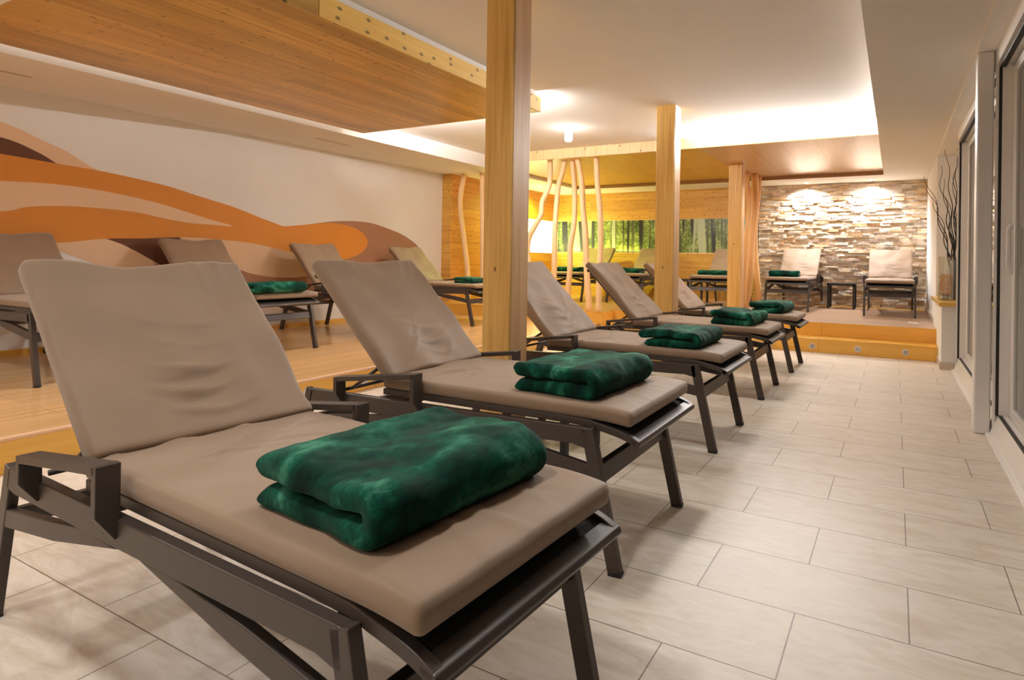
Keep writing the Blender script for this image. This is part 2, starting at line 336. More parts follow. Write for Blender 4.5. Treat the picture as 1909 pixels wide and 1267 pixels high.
st(bx('trim_6', (XN, YNI-0.018, Z2-0.012), (-3.68, YNI+0.03, Z2+0.003), W_RISER, bevel=0.002))
st(bx('trim_7', (-3.70, YNI-0.014, 0.0), (-3.685, YR2, Z2), W_RISERL))
st(bx('wall_left', (XL-0.15, Y0, 0), (XL, YE, ZC), PL))
st(bx('baseboard_left', (XL, Y0, Z1), (XL+0.014, YE-0.001, Z1+0.05), W_RISERL))
st(bx('wall_front', (XL-0.15, Y0-0.12, -0.05), (1.0, Y0, ZC+0.1), PL))
st(bx('ceiling', (XL-0.15, Y0-0.12, ZC), (1.0, YB+0.15, ZC+0.1), CE))
st(bx('ceiling_left', (XL, Y0, ZS), (XSO, YB, ZC-0.001), CE))
st(bx('ceiling_right', (XRS, Y0, ZS), (1.0, YB, ZC-0.001), CE))
st(bx('ceiling_back', (XSO, 8.587, ZS), (XRS, YB, ZC-0.001), CE))
st(bx('trim_8', (XSO, 8.575, ZS-0.001), (XRS, 8.587, ZP), wood('brown_edge_strip', (0.36, 0.22, 0.12), (0.28, 0.15, 0.07), 'XZY')))  # brown wooden edge strip along the rear soffit
# timber lined niche: side return wall, upper and lower back boards
st(bx('wall_niche_side', (XL-0.1, YE, Z2), (XN-0.02, YB, ZS), W_WALLS))
bm = nb(); box(bm, (XN-0.02, YE, Z2), (XN, 7.2, ZS)); box(bm, (XN-0.02, 7.2, Z2), (XN, YB, 1.20)); box(bm, (XN-0.02, 7.2, 1.87), (XN, YB, ZS)); st(obj('wall_niche_side_boards', bm, W_WALLS))
st(bx('trim_9', (XL, YE-0.012, Z1), (XN, YE, ZS), W_WALL))
st(bx('wall_back', (XL-0.1, YB, -0.05), (1.0, YB+0.15, ZC), W_WALL))
bm = nb(); box(bm, (XN, YB-0.03, Z2), (XST, YB, 1.225)); box(bm, (XN, YB-0.03, 1.885), (XST, YB, ZS)); st(obj('wall_back_boards', bm, W_WALL))
bm = nb(); box(bm, (XN, YB-0.034, 1.215), (XST, YB, 1.232)); box(bm, (XN, YB-0.034, 1.878), (XST, YB, 1.893)); st(obj('trim_10', bm, wood('light_pine_lip', (0.92, 0.66, 0.32), (0.80, 0.50, 0.2), 'XZY')))
pr_ = bx('woodland_picture', (XN, YB-0.012, 1.232), (XST, YB-0.001, 1.878), FORB); tag(pr_, 'long printed woodland panel of tree trunks and green leaves on rear timber wall', 'picture')
pl_ = bx('woodland_picture', (XN-0.018, 7.2, 1.20), (XN-0.008, YB, 1.87), FORL); tag(pl_, 'birch woodland panel on the niche side wall, glare painted into its print', 'picture')
# stacked stone
random.seed(4)
def stone_wall():
    bm = nb(); lay = bm.loops.layers.float_color.new('tone')
    pal = [(0.70, 0.60, 0.49), (0.66, 0.56, 0.44), (0.60, 0.46, 0.30), (0.55, 0.50, 0.45), (0.70, 0.56, 0.39), (0.76, 0.68, 0.60), (0.46, 0.37, 0.29), (0.66, 0.60, 0.53), (0.60, 0.43, 0.26), (0.64, 0.54, 0.48)]
    z = Z2
    while z < ZS-0.005:
        h = min(random.choice((0.024, 0.030, 0.036, 0.046)), ZS-z); x = XST-random.uniform(0, 0.2)
        while x < XW-0.003:
            w = random.uniform(0.06, 0.24); x1 = min(x+w, XW-0.001); x0 = max(x, XST)
            if x1-x0 > 0.012:
                d = random.choice((0.006, 0.012, 0.02, 0.028, 0.036))+random.uniform(0, 0.008); a = random.uniform(-0.006, 0.006); t = random.uniform(-0.007, 0.007)
                n0 = len(bm.faces); v = box(bm, (x0+0.0012, YB-d, z+0.001), (x1-0.0012, YB+0.005, z+h-0.001))
                v[0].co.y += a; v[1].co.y -= a; v[4].co.y += a+t; v[5].co.y += -a+t
                c = random.choice(pal); k = random.uniform(0.95, 1.25); bm.faces.ensure_lookup_table()
                for f in bm.faces[n0:]:
                    for lp in f.loops: lp[lay] = (c[0]*k, c[1]*k, c[2]*k, 1)
            x += w
        z += h
    return st(obj('wall_back_stone', bm, STONE, bevel=0.003, seg=1))
stone_wall()
st(bx('baseboard_back', (XST, YB-0.05, Z2), (XW, YB-0.04, Z2+0.012), W_LEDGE))
# right hand side
st(bx('wall_right', (XW, 6.83, -0.05), (0.9, YB+0.1, ZC), PL))
st(bx('baseboard_right', (XW-0.014, YR2+0.0, Z2), (XW, YB, Z2+0.07), SKIRT))
st(bx('wall_right_parapet', (XW-0.02, 5.443, 0), (0.75, 6.83, 0.642), PL))
bm = nb(); box(bm, (XW-0.034, 5.429, 0.0), (0.49, 5.443, 0.075)); box(bm, (XW-0.034, 5.443, 0), (XW-0.02, YR1, 0.075)); st(obj('baseboard_parapet', bm, SKIRT))
st(bx('wall_right_recess', (0.72, 5.35, 0), (0.9, 6.84, ZS), PL))
st(bx('wall_right_lintel', (XW, Y0, 2.405), (0.9, 6.83, ZS+0.02), PL))
st(bx('wall_right_pier', (0.40, 2.88, 0), (0.49, 2.99, 2.405), PVC, bevel=0.012, seg=3))
tag(bx('window_ledge', (0.352, 5.428, 0.642), (0.74, 6.85, 0.682), W_LEDGE, bevel=0.004), 'honey coloured wooden ledge on the low white wall carrying the vases', 'ledge')
# sliding doors with frames
def sliding_door(n, ya, yb):
    d = st(bx('door_%d' % n, (XD, ya, 2.30), (XD+0.14, yb, 2.41), PVC))
    bm = nb(); box(bm, (XD, yb-0.022, 0), (XD+0.016, yb, 2.30)); box(bm, (XD+0.032, yb-0.030, 0), (XD+0.085, yb, 2.30)); box(bm, (XD+0.016, yb-0.01, 0), (XD+0.032, yb, 2.30)); obj('door_jamb', bm, PVC, d, bevel=0.002)
    bm = nb(); prism(bm, ((XD-0.035, 0.0), (XD+0.14, 0.0), (XD+0.14, 0.13), (XD+0.03, 0.13), (XD-0.01, 0.02), (XD-0.035, 0.012)), ya, yb, 'Y'); obj('sill', bm, PVC, d, bevel=0.003)
    bm = nb(); box(bm, (XD+0.017, yb-0.024, 0.13), (XD+0.031, yb-0.010, 2.29)); box(bm, (XD+0.02, ya, 2.285), (XD+0.05, yb-0.03, 2.30)); box(bm, (XD+0.03, ya, 0.128), (XD+0.05, yb-0.03, 0.136)); obj('gasket', bm, GASK, d)
    bm = nb(); box(bm, (XD+0.085, yb-0.145, 0.135), (XD+0.135, yb-0.02, 2.285)); box(bm, (XD+0.085, ya, 2.225), (XD+0.135, yb-0.145, 2.285)); box(bm, (XD+0.085, ya, 0.135), (XD+0.135, yb-0.145, 0.20)); obj('sash', bm, PVC, d, bevel=0.004)
    bm = nb(); box(bm, (XD+0.098, ya, 0.20), (XD+0.102, yb-0.145, 2.225)); obj('glass_pane', bm, GLASS, d)
    return d
d1 = sliding_door(1, Y0, 2.88); d2 = sliding_door(2, 2.99, 5.42)
bm = nb(); tube(bm, ((XD+0.086, 2.79, 1.02), (XD+0.072, 2.79, 1.02), (XD+0.062, 2.79, 1.05), (XD+0.062, 2.79, 1.27), (XD+0.072, 2.79, 1.30), (XD+0.086, 2.79, 1.30)), 0.014, 10); obj('door_handle', bm, VENTW, d1, smooth=True)
# near part of the right wall beyond the glass: dark garden side
st(bx('wall_outside', (2.2, Y0-2, -0.3), (2.3, 7, 3), simple('dark_night_wall', (0.012, 0.012, 0.014), 0.9)))
st(bx('floor_outside', (0.64, Y0-2, -0.3), (2.2, 6.8, -0.1), simple('dark_terrace', (0.03, 0.028, 0.026), 0.8)))

# ---------------------------------------------------------------- timber ceilings
h1 = thing('hanging_timber_ceiling', 'large suspended knotty pine ceiling raft over the left platform', 'ceiling panel', (-4.24, 1.5, 2.45))
L1o = Vector((-4.24, 1.5, 2.45))
def local(o, loc): o.data.transform(Matrix.Translation(-Vector(loc))); return o
bx('board_soffit', (-5.41, -0.13, 2.45), (-3.055, 3.165, 2.468), W_PANEL, None)
def part(o, root): o.data.transform(Matrix.Translation(-root.location)); o.parent = root; return o
part(bpy.data.objects['board_soffit'], h1)
part(bx('edge_board', (-3.073, 0.762, 2.452), (-3.048, 3.172, 2.592), W_PANEL_EDGE, bevel=0.002), h1)
part(bx('edge_board', (-3.073, -0.13, 2.447), (-3.048, 0.757, 2.60), W_PANEL), h1)
part(bx('end_board', (-5.41, 3.165, 2.452), (-3.05, 3.185, 2.592), W_PANEL_EDGE), h1)
part(bx('side_board', (-5.42, -0.13, 2.452), (-5.40, 3.165, 2.55), W_PANEL_EDGE), h1)
part(bx('near_board', (-5.41, -0.15, 2.452), (-3.05, -0.13, 2.56), CE), h1)
part(bx('gap_filler', (-5.36, 0.05, 2.47), (-3.075, 3.12, ZC), CE), h1)  # added white block closing the unlit gap above the raft
h2 = thing('hanging_timber_ceiling', 'suspended timber ceiling over the rear platform and woodland niche', 'ceiling panel', (-2.9, 7.2, ZP))
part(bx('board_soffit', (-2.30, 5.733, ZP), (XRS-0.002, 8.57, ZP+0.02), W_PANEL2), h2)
part(bx('board_soffit', (XSO+0.002, 5.733, ZP), (-2.30, 8.57, ZP+0.02), wood('yellow_lit_niche_ceiling', (0.78, 0.52, 0.11), (0.58, 0.34, 0.05), 'YXZ', plank=0.40, length=3.4, vary=0.1, rough=0.3)), h2)  # niche half of the same boards, yellow light painted into the wood
part(bx('fascia', (XSO+0.002, 5.712, ZP-0.003), (-2.33, 5.733, ZC-0.001), W_PANEL2F), h2)
part(bx('edge_lip', (-2.33, 5.712, ZP-0.003), (XRS-0.002, 5.733, ZP+0.014), W_PANEL2F), h2)
part(bx('fascia_glow_strip', (-2.33, 5.716, ZP+0.014), (XRS-0.002, 5.730, ZC-0.002), GLOWM), h2)  # added glowing strip standing in for the overlit fascia

# ---------------------------------------------------------------- posts
PW = 0.193; XP = -2.039
for y, z0, z1_, lab in ((1.281, 0, ZC, 'thick larch post in the foreground between the second and third loungers'),
                        (4.098, 0, ZC, 'middle larch post standing beside the fourth lounger'),
                        (7.037, Z2, ZP, 'rearmost larch post on the raised floor near the stone wall')):
    p = thing('timber_post', lab, 'post', (XP-PW/2, y+PW/2, z0))
    bm = nb(); box(bm, (-PW/2, -PW/2, 0), (PW/2, PW/2, z1_-z0)); obj('shaft', bm, W_POST, p, bevel=0.004)
    bm = nb(); box(bm, (PW/2, -PW/2+0.016, 0.0), (PW/2+0.004, PW/2-0.012, z1_-z0)); obj('cladding_board', bm, wood('grey_larch_face', (0.66, 0.42, 0.22), (0.48, 0.26, 0.11), 'ZYX', grain=1.3), p)

# ---------------------------------------------------------------- branch poles
POLES = [
 (5.86, [(-4.59, 2.50), (-4.58, 2.24), (-4.61, 2.08), (-4.69, 1.9), (-4.70, 1.72), (-4.79, 1.57), (-4.91, 1.37), (-4.94, 1.16), (-4.92, 0.92), (-4.89, Z2)], 0.034, W_POLE, 'most strongly bent pale branch pole, leftmost in front of the niche picture'),
 (5.91, [(-4.37, 2.50), (-4.42, 2.31), (-4.47, 2.15), (-4.49, 1.84), (-4.49, 1.56), (-4.49, 1.32), (-4.49, 1.01), (-4.51, 0.65), (-4.53, Z2)], 0.033, W_POLE, 'pale branch pole leaning at the top, second of the five before the niche'),
 (5.96, [(-4.26, 2.50), (-4.23, 2.18), (-4.22, 1.87), (-4.22, 1.56), (-4.26, 1.25), (-4.25, 0.94), (-4.28, 0.62), (-4.27, Z2)], 0.033, W_POLE, 'pale branch pole with a side nub, third of the five before the niche'),
 (5.92, [(-4.13, 2.50), (-4.09, 2.29), (-4.07, 2.09), (-4.06, 1.79), (-4.02, 1.48), (-3.98, 1.09), (-3.94, 0.71), (-3.90, Z2)], 0.036, W_POLE, 'pale branch pole slanting right and thicker at its foot, fourth of five'),
 (5.90, [(-3.82, 2.50), (-3.80, 2.16), (-3.77, 1.85), (-3.76, 1.55), (-3.76, 1.17), (-3.76, 0.79), (-3.75, Z2)], 0.034, W_POLE, 'straightest pale branch pole at the right end before the niche'),
 (6.10, [(-6.36, ZS), (-6.40, 2.22), (-6.42, 2.0), (-6.41, 1.78), (-6.37, 1.42), (-6.30, 0.89), (-6.27, 0.60), (-6.25, Z2)], 0.036, W_POLE, 'pale curved branch pole against the orange timber return wall'),
 (6.10, [(-6.02, ZS), (-6.00, 2.24), (-5.96, 1.77), (-5.96, 1.25), (-5.98, 0.73), (-5.97, Z2)], 0.036, W_POLE, 'pale branch pole mostly hidden behind the foreground post'),
 (7.95, [(-2.18, ZP), (-2.16, 2.26), (-2.13, 2.0), (-2.14, 1.65), (-2.16, 1.31), (-2.19, 0.79), (-2.20, Z2)], 0.036, W_POLED, 'amber branch pole directly behind the rearmost post'),
 (8.20, [(-2.10, ZP), (-2.10, 2.1), (-2.12, 1.75), (-2.14, 1.4), (-2.15, 0.97), (-2.19, 0.55), (-2.24, Z2)], 0.052, W_POLED, 'thickest amber branch pole widening toward its foot beside the stone wall'),
 (8.48, [(-2.08, ZP), (-2.12, 2.04), (-2.15, 1.59), (-2.13, 1.15), (-2.08, 0.7), (-2.05, Z2)], 0.040, W_POLED, 'amber branch pole nearest the stone wall'),
]
def catmull(p, n=5):
    out = []
    for i in range(len(p)-1):
        a, b, c, d = p[max(i-1, 0)], p[i], p[i+1], p[min(i+2, len(p)-1)]
        for k in range(n):
            t = k/n; out.append(tuple(0.5*((2*b[j])+(-a[j]+c[j])*t+(2*a[j]-5*b[j]+4*c[j]-d[j])*t*t+(-a[j]+3*b[j]-3*c[j]+d[j])*t**3) for j in range(len(b))))
    return out+[p[-1]]
for i, (y, pts, r, mt, lab) in enumerate(POLES):
    root = Vector((pts[-1][0], y, pts[-1][1]))
    pp = catmull([(x, y+0.03*math.sin(3*z+i), z) for x, z in pts], 5)
    rr = [r*1.16*(1+0.10*noise.noise(Vector((q[2]*4, i*3.1, 0)))+0.12*max(0, 1-(q[2]-Z2)/1.2)) for q in pp]
    bm = nb(); tube(bm, pp, rr, 14); o = obj('branch_pole', bm, mt, smooth=True); o.data.transform(Matrix.Translation(-root)); o.location = root
    tag(o, lab, 'pole', 'peeled branch poles at the platform edge')
    if i < 5:
        bm = nb(); x, z = pts[0]; lathe(bm, ((r*1.15, ZP-0.02-z-0.0), (r*1.15, ZP-z)), (0, 0, 0), 16)
        c = obj('mounting_collar', bm, W_PANEL2F, None); c.data.transform(Matrix.Translation(Vector((pp[0][0], pp[0][1], z))-root)); c.parent = o

# ---------------------------------------------------------------- mural
mu = thing('wall_mural', 'sweeping mural of orange, tan and brown waves painted on the left white wall', 'mural', (XL, 2.5, 0.45))
def paint(name, pts, mt, th, closed=True):
    bm = nb(); prism(bm, pts, XL-0.002, XL+th, 'X'); part(obj(name, bm, mt), mu)
def curve(p, n=6): return catmull(p, n)
ot = curve([(-1.6, 1.93), (0.0, 1.90), (0.553, 1.87), (0.946, 1.844), (1.28, 1.823), (1.783, 1.76), (2.135, 1.682), (2.525, 1.594), (2.848, 1.495), (3.138, 1.412)])
ot2 = curve([(3.138, 1.412), (3.448, 1.453), (3.70, 1.49), (3.851, 1.499), (4.028, 1.488), (4.211, 1.453), (4.352, 1.389), (4.425, 1.309), (4.439, 1.248), (4.402, 1.174), (4.282, 1.089), (4.134, 1.036), (3.966, 1.014), (3.6, 1.03), (3.204, 1.108), (2.743, 1.193), (2.236, 1.229), (1.963, 1.229), (1.629, 1.204), (1.297, 1.187), (0.933, 1.137), (0.563, 1.143), (0.0, 1.15), (-1.6, 1.12)])
tan_arc = curve([(-1.6, 2.30), (0.0, 2.24), (0.549, 2.141), (0.82, 2.038), (1.011, 1.96), (1.147, 1.874), (1.30, 1.80)])
paint('tan_arc', [(-1.6, 1.7)]+tan_arc, TAN, 0.002)
paint('dark_brown_hill', [(-1.6, 1.7)]+curve([(-1.6, 2.06), (0.0, 2.06), (0.551, 2.01), (0.785, 1.929), (0.884, 1.874), (0.98, 1.81)]), DBROWN, 0.003)
paint('brown_hill', curve([(3.138, 1.38), (3.45, 1.452), (3.682, 1.495), (3.851, 1.521), (4.087, 1.544), (4.336, 1.548), (4.532, 1.536), (4.808, 1.481), (5.1, 1.403), (5.332, 1.3), (5.461, 1.212), (5.545, 1.098), (5.52, 0.9), (5.3, 0.7), (4.9, 0.56), (4.2, 0.47), (3.4, 0.46), (2.7, 0.56), (2.1, 0.75), (1.797, 0.931), (1.55, 1.06), (1.305, 1.188)]), BROWN, 0.002)
paint('dark_brown_hollow', [(1.305, 1.19), (1.55, 1.06), (1.797, 0.931), (2.1, 0.80), (2.25, 0.95), (2.013, 1.182), (1.963, 1.24)], DBROWN, 0.003)
paint('tan_band', curve([(0.80, 1.15), (1.305, 1.19), (1.797, 0.931), (2.05, 0.80), (2.2, 0.66), (1.7, 0.74), (1.287, 0.922), (1.119, 0.997), (0.953, 1.068), (0.8, 1.13)], 4), TAN, 0.004)
paint('tan_wave', curve([(1.95, 1.235), (2.013, 1.182), (2.22, 1.05), (2.496, 0.934), (2.75, 0.836), (3.09, 0.787), (3.435, 0.793), (3.75, 0.86), (3.95, 1.02), (3.2, 1.15), (2.5, 1.25)], 5), TAN, 0.004)
paint('orange_wave', ot[:-1]+ot2, ORANGE, 0.006)
paint('tan_stripe', curve([(-1.6, 1.62), (0.0, 1.63), (0.556, 1.644), (0.85, 1.659), (1.109, 1.653), (1.392, 1.625), (1.704, 1.577), (1.958, 1.516), (2.232, 1.445), (2.513, 1.379), (2.3, 1.380), (2.049, 1.386), (1.789, 1.419), (1.547, 1.461), (1.25, 1.474), (0.98, 1.47), (0.732, 1.44), (0.56, 1.387), (0.0, 1.33), (-1.6, 1.30)]), TAN, 0.008)

# ---------------------------------------------------------------- lounger
HW = 0.318
def cushion(L, Wd, T, nx, ny, fn, r=0.02):
    """rounded slab from x=0..L, y=-W/2..W/2, z=0..T, then displaced"""
    bm = nb(); nz = 3; V = {}
    def vert(i, j, k):
        key = (i, j, k)
        if key not in V:
            q = Vector((L*i/nx, -Wd/2+Wd*j/ny, T*k/nz)); lo = Vector((r, -Wd/2+r, min(r, T/2-0.001))); hi = Vector((L-r, Wd/2-r, T-min(r, T/2-0.001)))
            c = Vector([min(max(q[a], lo[a]), hi[a]) for a in range(3)]); d = q-c
            if d.length > 1e-7: q = c+d.normalized()*r*max(abs(d.x)/r, abs(d.y)/r, abs(d.z)/min(r, T/2-0.001))
            V[key] = bm.verts.new(fn(q, k/nz))
        return V[key]
    for i in range(nx):
        for j in range(ny):
            for k in (0, nz):
                f = (vert(i, j, k), vert(i+1, j, k), vert(i+1, j+1, k), vert(i, j+1, k)); bm.faces.new(f)
    for i in range(nx):
        for k in range(nz):
            for j in (0, ny): bm.faces.new((vert(i, j, k), vert(i+1, j, k), vert(i+1, j, k+1), vert(i, j, k+1)))
    for j in range(ny):
        for k in range(nz):
            for i in (0, nx): bm.faces.new((vert(i, j, k), vert(i, j+1, k), vert(i, j+1, k+1), vert(i, j, k+1)))
    return bm
def ridges(seed, n, L, Wd, xr, ang, amp):
    rnd = random.Random(seed); out = []
    for _ in range(n):
        out.append((rnd.uniform(*xr)*L, rnd.uniform(-0.38, 0.38)*Wd, ang+rnd.uniform(-0.5, 0.5), rnd.uniform(0.06, 0.18), rnd.uniform(0.0055, 0.010), rnd.uniform(0.5, 1)*amp*rnd.choice((1, 1, -0.6))))
    return out
def ridge_z(R, x, y):
    z = 0
    for cx, cy, a, l, w, h in R:
        dx, dy = x-cx, y-cy; u = dx*math.cos(a)+dy*math.sin(a); v = -dx*math.sin(a)+dy*math.cos(a)+1.8*u*u
        z += h*math.exp(-(u/l)**2-(v/w)**2)
    return z
SA = math.radians(45)
def make_lounger(name, label, group, seed, fine=True, bw=0.612, bl=0.69):
    t = thing(name, label, 'lounger', (0, 0, 0), 0, group)
    nx, ny = (90, 48) if fine else (40, 22)
    R = ridges(seed, 9, 1.11, 0.58, (0.02, 0.30), PI/2, 0.012)+ridges(seed+5, 7, 1.11, 0.58, (0.85, 0.97), 0.2, 0.0045)
    def seat_fn(q, k):
        x = q.x; u = x-1.085  # head end at -1.085
        z = q.z+0.502; puff = 0.006*math.cos(min(1, abs(q.y)/0.29)*PI/2)*math.sin(PI*min(max(x/1.11, 0), 1))
        edge = math.exp(-((x-1.11)/0.05)**2)*0.010*(abs(q.y)/0.29)**2
        droop = -0.5*max(0, u+0.10)**2
        wob = 0.0025*noise.noise(Vector((x*7, q.y*9, seed)))
        return Vector((u, q.y, z+droop-edge*0+(puff+wob+ridge_z(R, x, q.y))*(1 if k > 0.5 else 0.1)))
    o = obj('seat_cushion', cushion(1.11+0.025, 0.622, 0.052, nx, ny, seat_fn, 0.017), FAB, t, smooth=True)
    R2 = ridges(seed+9, 3, 0.68, 0.58, (0.10, 0.6), 1.2, 0.008)+ridges(seed+13, 4, 0.68, 0.58, (0.82, 0.97), 0.1, 0.006)
    rq = random.Random(seed+2); sy = rq.uniform(-0.06, 0.12)
    for q_, (ss, hh) in enumerate(((0.07, 0.008), (0.105, -0.006), (0.14, 0.010), (0.175, -0.008), (0.215, 0.009), (0.25, -0.004), (0.30, 0.005))):
        R2.append((ss, sy+rq.uniform(-0.03, 0.05), PI/2+rq.uniform(-0.2, 0.2), rq.uniform(0.08, 0.15), 0.011, hh))
    rnd = random.Random(seed); ph = rnd.uniform(0, 6)
    def back_fn(q, k):
        s = q.x; yy = q.y; tt = s/bl
        dip = 0.020*(math.cos(yy/0.30*PI*1.0)*0.5+0.5)*max(0, (tt-0.8)/0.2)+0.006*math.sin(yy*16+ph)*max(0, (tt-0.8)/0.2)
        flare = 1+0.035*max(0, tt-0.75)*4*0.25
        lump = 0.020*noise.noise(Vector((s*5, yy*6, seed+3)))+0.008*math.sin(PI*min(1, tt))*math.cos(yy/0.29*PI/2)
        n = q.z+(lump+ridge_z(R2, s, yy))*(1 if k > 0.5 else 0.3); s2 = s-dip
        return Vector((-1.072-s2*math.cos(SA)+n*math.sin(SA), yy*flare, 0.518+s2*math.sin(SA)+n*math.cos(SA)))
    obj('back_cushion', cushion(bl, bw, 0.062, 60 if fine else 28, ny, back_fn, 0.017), FAB, t, smooth=True)
    # side frames: rails, lower braces, legs with caps
    for s in (-1, 1):
        y = s*HW
        bm = nb(); prism(bm, ((-0.10, 0.478), (-0.118, 0.478), (-1.50, 0.458), (-1.512, 0.400), (-1.46, 0.392), (-0.9, 0.402), (-0.16, 0.418), (-0.092, 0.405)), y-0.014, y+0.014, 'Y'); obj('side_rail', bm, FRAME, t, bevel=0.003)
        bm = nb(); prism(bm, ((-0.075, 0.352), (-0.075, 0.302), (-0.40, 0.345), (-0.76, 0.405), (-0.62, 0.410), (-0.36, 0.392)), y-0.012, y+0.012, 'Y'); obj('brace', bm, FRAME, t, bevel=0.003)
        bm = nb(); prism(bm, ((-1.53, 0.335), (-1.53, 0.285), (-1.20, 0.330), (-0.85, 0.400), (-1.02, 0.405), (-1.24, 0.372)), y-0.012, y+0.012, 'Y'); obj('brace', bm, FRAME, t, bevel=0.003)
        for top, bot in (((-0.105, 0.476), (0.004, 0.012)), ((-1.506, 0.456), (-1.635, 0.012))):
            bm = nb(); sheared(bm, (top[0], y, top[1]), (bot[0], y, bot[1]), 0.028, 0.048); lg = obj('leg', bm, FRAME, t, bevel=0.003)
            d = Vector((bot[0]-top[0], 0, bot[1]-top[1])).normalized(); bm = nb(); b0 = Vector((bot[0], y, bot[1])); sheared(bm, b0-d*0.001, b0+d*0.012, 0.029, 0.049); obj('foot_cap', bm, RUB, lg, bevel=0.002)
        # armrest: sloping top bar with two plate posts kinked in to the rail
        ya = y+s*0.032
        bm = nb(); sheared(bm, (-0.855, ya, 0.583), (-1.295, ya, 0.528), 0.050, 0.020)
        prism(bm, ((ya-s*0.025, 0.592), (ya+s*0.025, 0.592), (ya+s*0.025, 0.482), (y+s*0.018, 0.425), (y+s*0.014, 0.425), (ya-s*0.025, 0.47)), -0.870, -0.848, 'X')
        prism(bm, ((ya-s*0.025, 0.536), (ya+s*0.025, 0.536), (ya+s*0.025, 0.465), (y+s*0.018, 0.412), (y+s*0.014, 0.412), (ya-s*0.025, 0.455)), -1.304, -1.284, 'X')
        obj('armrest', bm, FRAME, t, bevel=0.003)
    bm = nb(); prism(bm, ((-0.094, 0.350), (-0.066, 0.350), (-0.052, 0.290), (-0.080, 0.290)), -HW, HW, 'Y'); obj('cross_bar', bm, FRAME, t, bevel=0.003)
    bm = nb(); box(bm, (-1.548, -HW, 0.28), (-1.522, HW, 0.33)); obj('cross_bar', bm, FRAME, t, bevel=0.003)
    bx('support_bar', (-0.155, -HW, 0.440), (-0.125, HW, 0.468), FDARK, t, bevel=0.003); bx('support_bar', (-1.02, -HW, 0.430), (-0.99, HW, 0.458), FDARK, t, bevel=0.003)
    # bed frame with tubes dipping at the foot
    bm = nb(); bed = [(-1.085, 0.488), (-0.5, 0.490), (-0.16, 0.490), (-0.07, 0.480), (0.02, 0.462), (0.072, 0.440)]
    cb_ = catmull(bed, 4)
    for s in (-1, 1): prism(bm, [(x, z+0.013) for x, z in cb_]+[(x-0.004*(i == 0), z-0.013) for i, (x, z) in enumerate(cb_[::-1])], s*0.292-0.012, s*0.292+0.012, 'Y')
    prism(bm, ((0.040, 0.462), (0.076, 0.452), (0.082, 0.440), (0.074, 0.428), (0.050, 0.434)), -0.304, 0.304, 'Y')
    obj('bed_frame', bm, FRAME, t, bevel=0.004)
    bm = nb(); prism(bm, [(x, z-0.004) for x, z in bed]+[(x, z+0.004) for x, z in bed[::-1]], -0.280, 0.280, 'Y'); obj('sling', bm, simple('black_sling_mesh', (0.012, 0.011, 0.010), 0.9), t)
    ca, sa = math.cos(SA), math.sin(SA)
    def bp(s_, n_): return (-1.072-s_*ca+n_*sa, 0.518+s_*sa+n_*ca)
    bm = nb()
    for s in (-1, 1): tube(bm, [(bp(a, -0.013)[0], s*0.25, bp(a, -0.013)[1]) for a in (-0.04, 0.3, 0.62)], 0.013, 8)
    q = bp(0.64, -0.013); tube(bm, ((q[0], -0.285, q[1]), (q[0], 0.285, q[1])), 0.013, 8); obj('back_frame', bm, FRAME, t, smooth=True)
    bm = nb(); prism(bm, [bp(0, -0.012), bp(0.63, -0.012), bp(0.63, -0.004), bp(0, -0.004)], -0.265, 0.265, 'Y'); obj('back_sling', bm, FDARK, t)
    bm = nb(); q = bp(0.10, -0.02)
    for s in (-1, 1): tube(bm, ((q[0], s*0.255, q[1]), (-1.32, s*0.255, 0.468)), 0.008, 8)
    tube(bm, ((-1.32, -0.30, 0.468), (-1.32, 0.30, 0.468)), 0.008, 8); obj('support_strut', bm, FRAME, t, smooth=True)
    return t
G1, G2, G3, G4 = 'loungers in the front row on the tiles', 'loungers along the mural wall', 'loungers in the woodland niche', 'loungers before the stone wall'
lgs = []
spec = [(-0.685, -0.605, 'nearest lounger in the foreground holding the largest green blanket', 11),
        (-0.872, 0.570, 'second lounger from the front, left of the thick foreground post', 23),
        (-0.936, 1.985, 'third lounger from the front, its back showing just right of the foreground post', 37),
        (-0.958, 3.417, 'fourth lounger from the front, leaning beside the middle post', None),
        (-0.931, 4.720, 'fifth and farthest lounger of the tile row, partly behind the middle post', None)]
for x, y, lab, sd in spec:
    if sd: t = make_lounger('sun_lounger', lab, G1, sd, True, *((0.622, 0.665) if sd == 11 else (0.612, 0.69))); t.location = (x, y, 0); lgs.append(t)
    else: lgs.append(dup(lgs[2], (x, y, 0), lab, 0, G1))
lgs[0].rotation_euler[2] = math.radians(-3.0); lgs[0].scale = (1.005, 0.94, 1); lgs[1].rotation_euler[2] = math.radians(0.3)
far = make_lounger('sun_lounger', 'lounger cut off at the left picture edge, beneath the mural', G2, 51, False); far.location = (-5.02, 0.535, Z1)
dup(far, (-5.02, 1.98, Z1), 'mural wall lounger with a green blanket, seen between the two nearest backrests', 0, G2)
dup(far, (-4.98, 3.38, Z1), 'mural wall lounger standing before the orange tip of the wave, no blanket visible', 0, G2)
dup(far, (-4.96, 4.92, Z1), 'mural wall lounger beside the timber return wall with a small green blanket', 0, G2)
ZSC = (1, 1, 0.94)
for x, y, r, lab, g in ((-5.25, 7.55, -88, 'leftmost niche lounger behind the row of branch poles', G3), (-4.17, 7.66, -90, 'middle niche lounger under the woodland picture, left of the middle post', G3),
                        (-2.68, 7.62, -90, 'niche lounger seen between the middle post and the rearmost post', G3),
                        (-1.52, 7.78, -91, 'left lounger before the stone wall, with a rolled green blanket', G4), (-0.12, 7.68, -90, 'right lounger before the stone wall, without a blanket', G4)):
    dup(far, (x, y, Z2), lab, math.radians(r), g, ZSC)

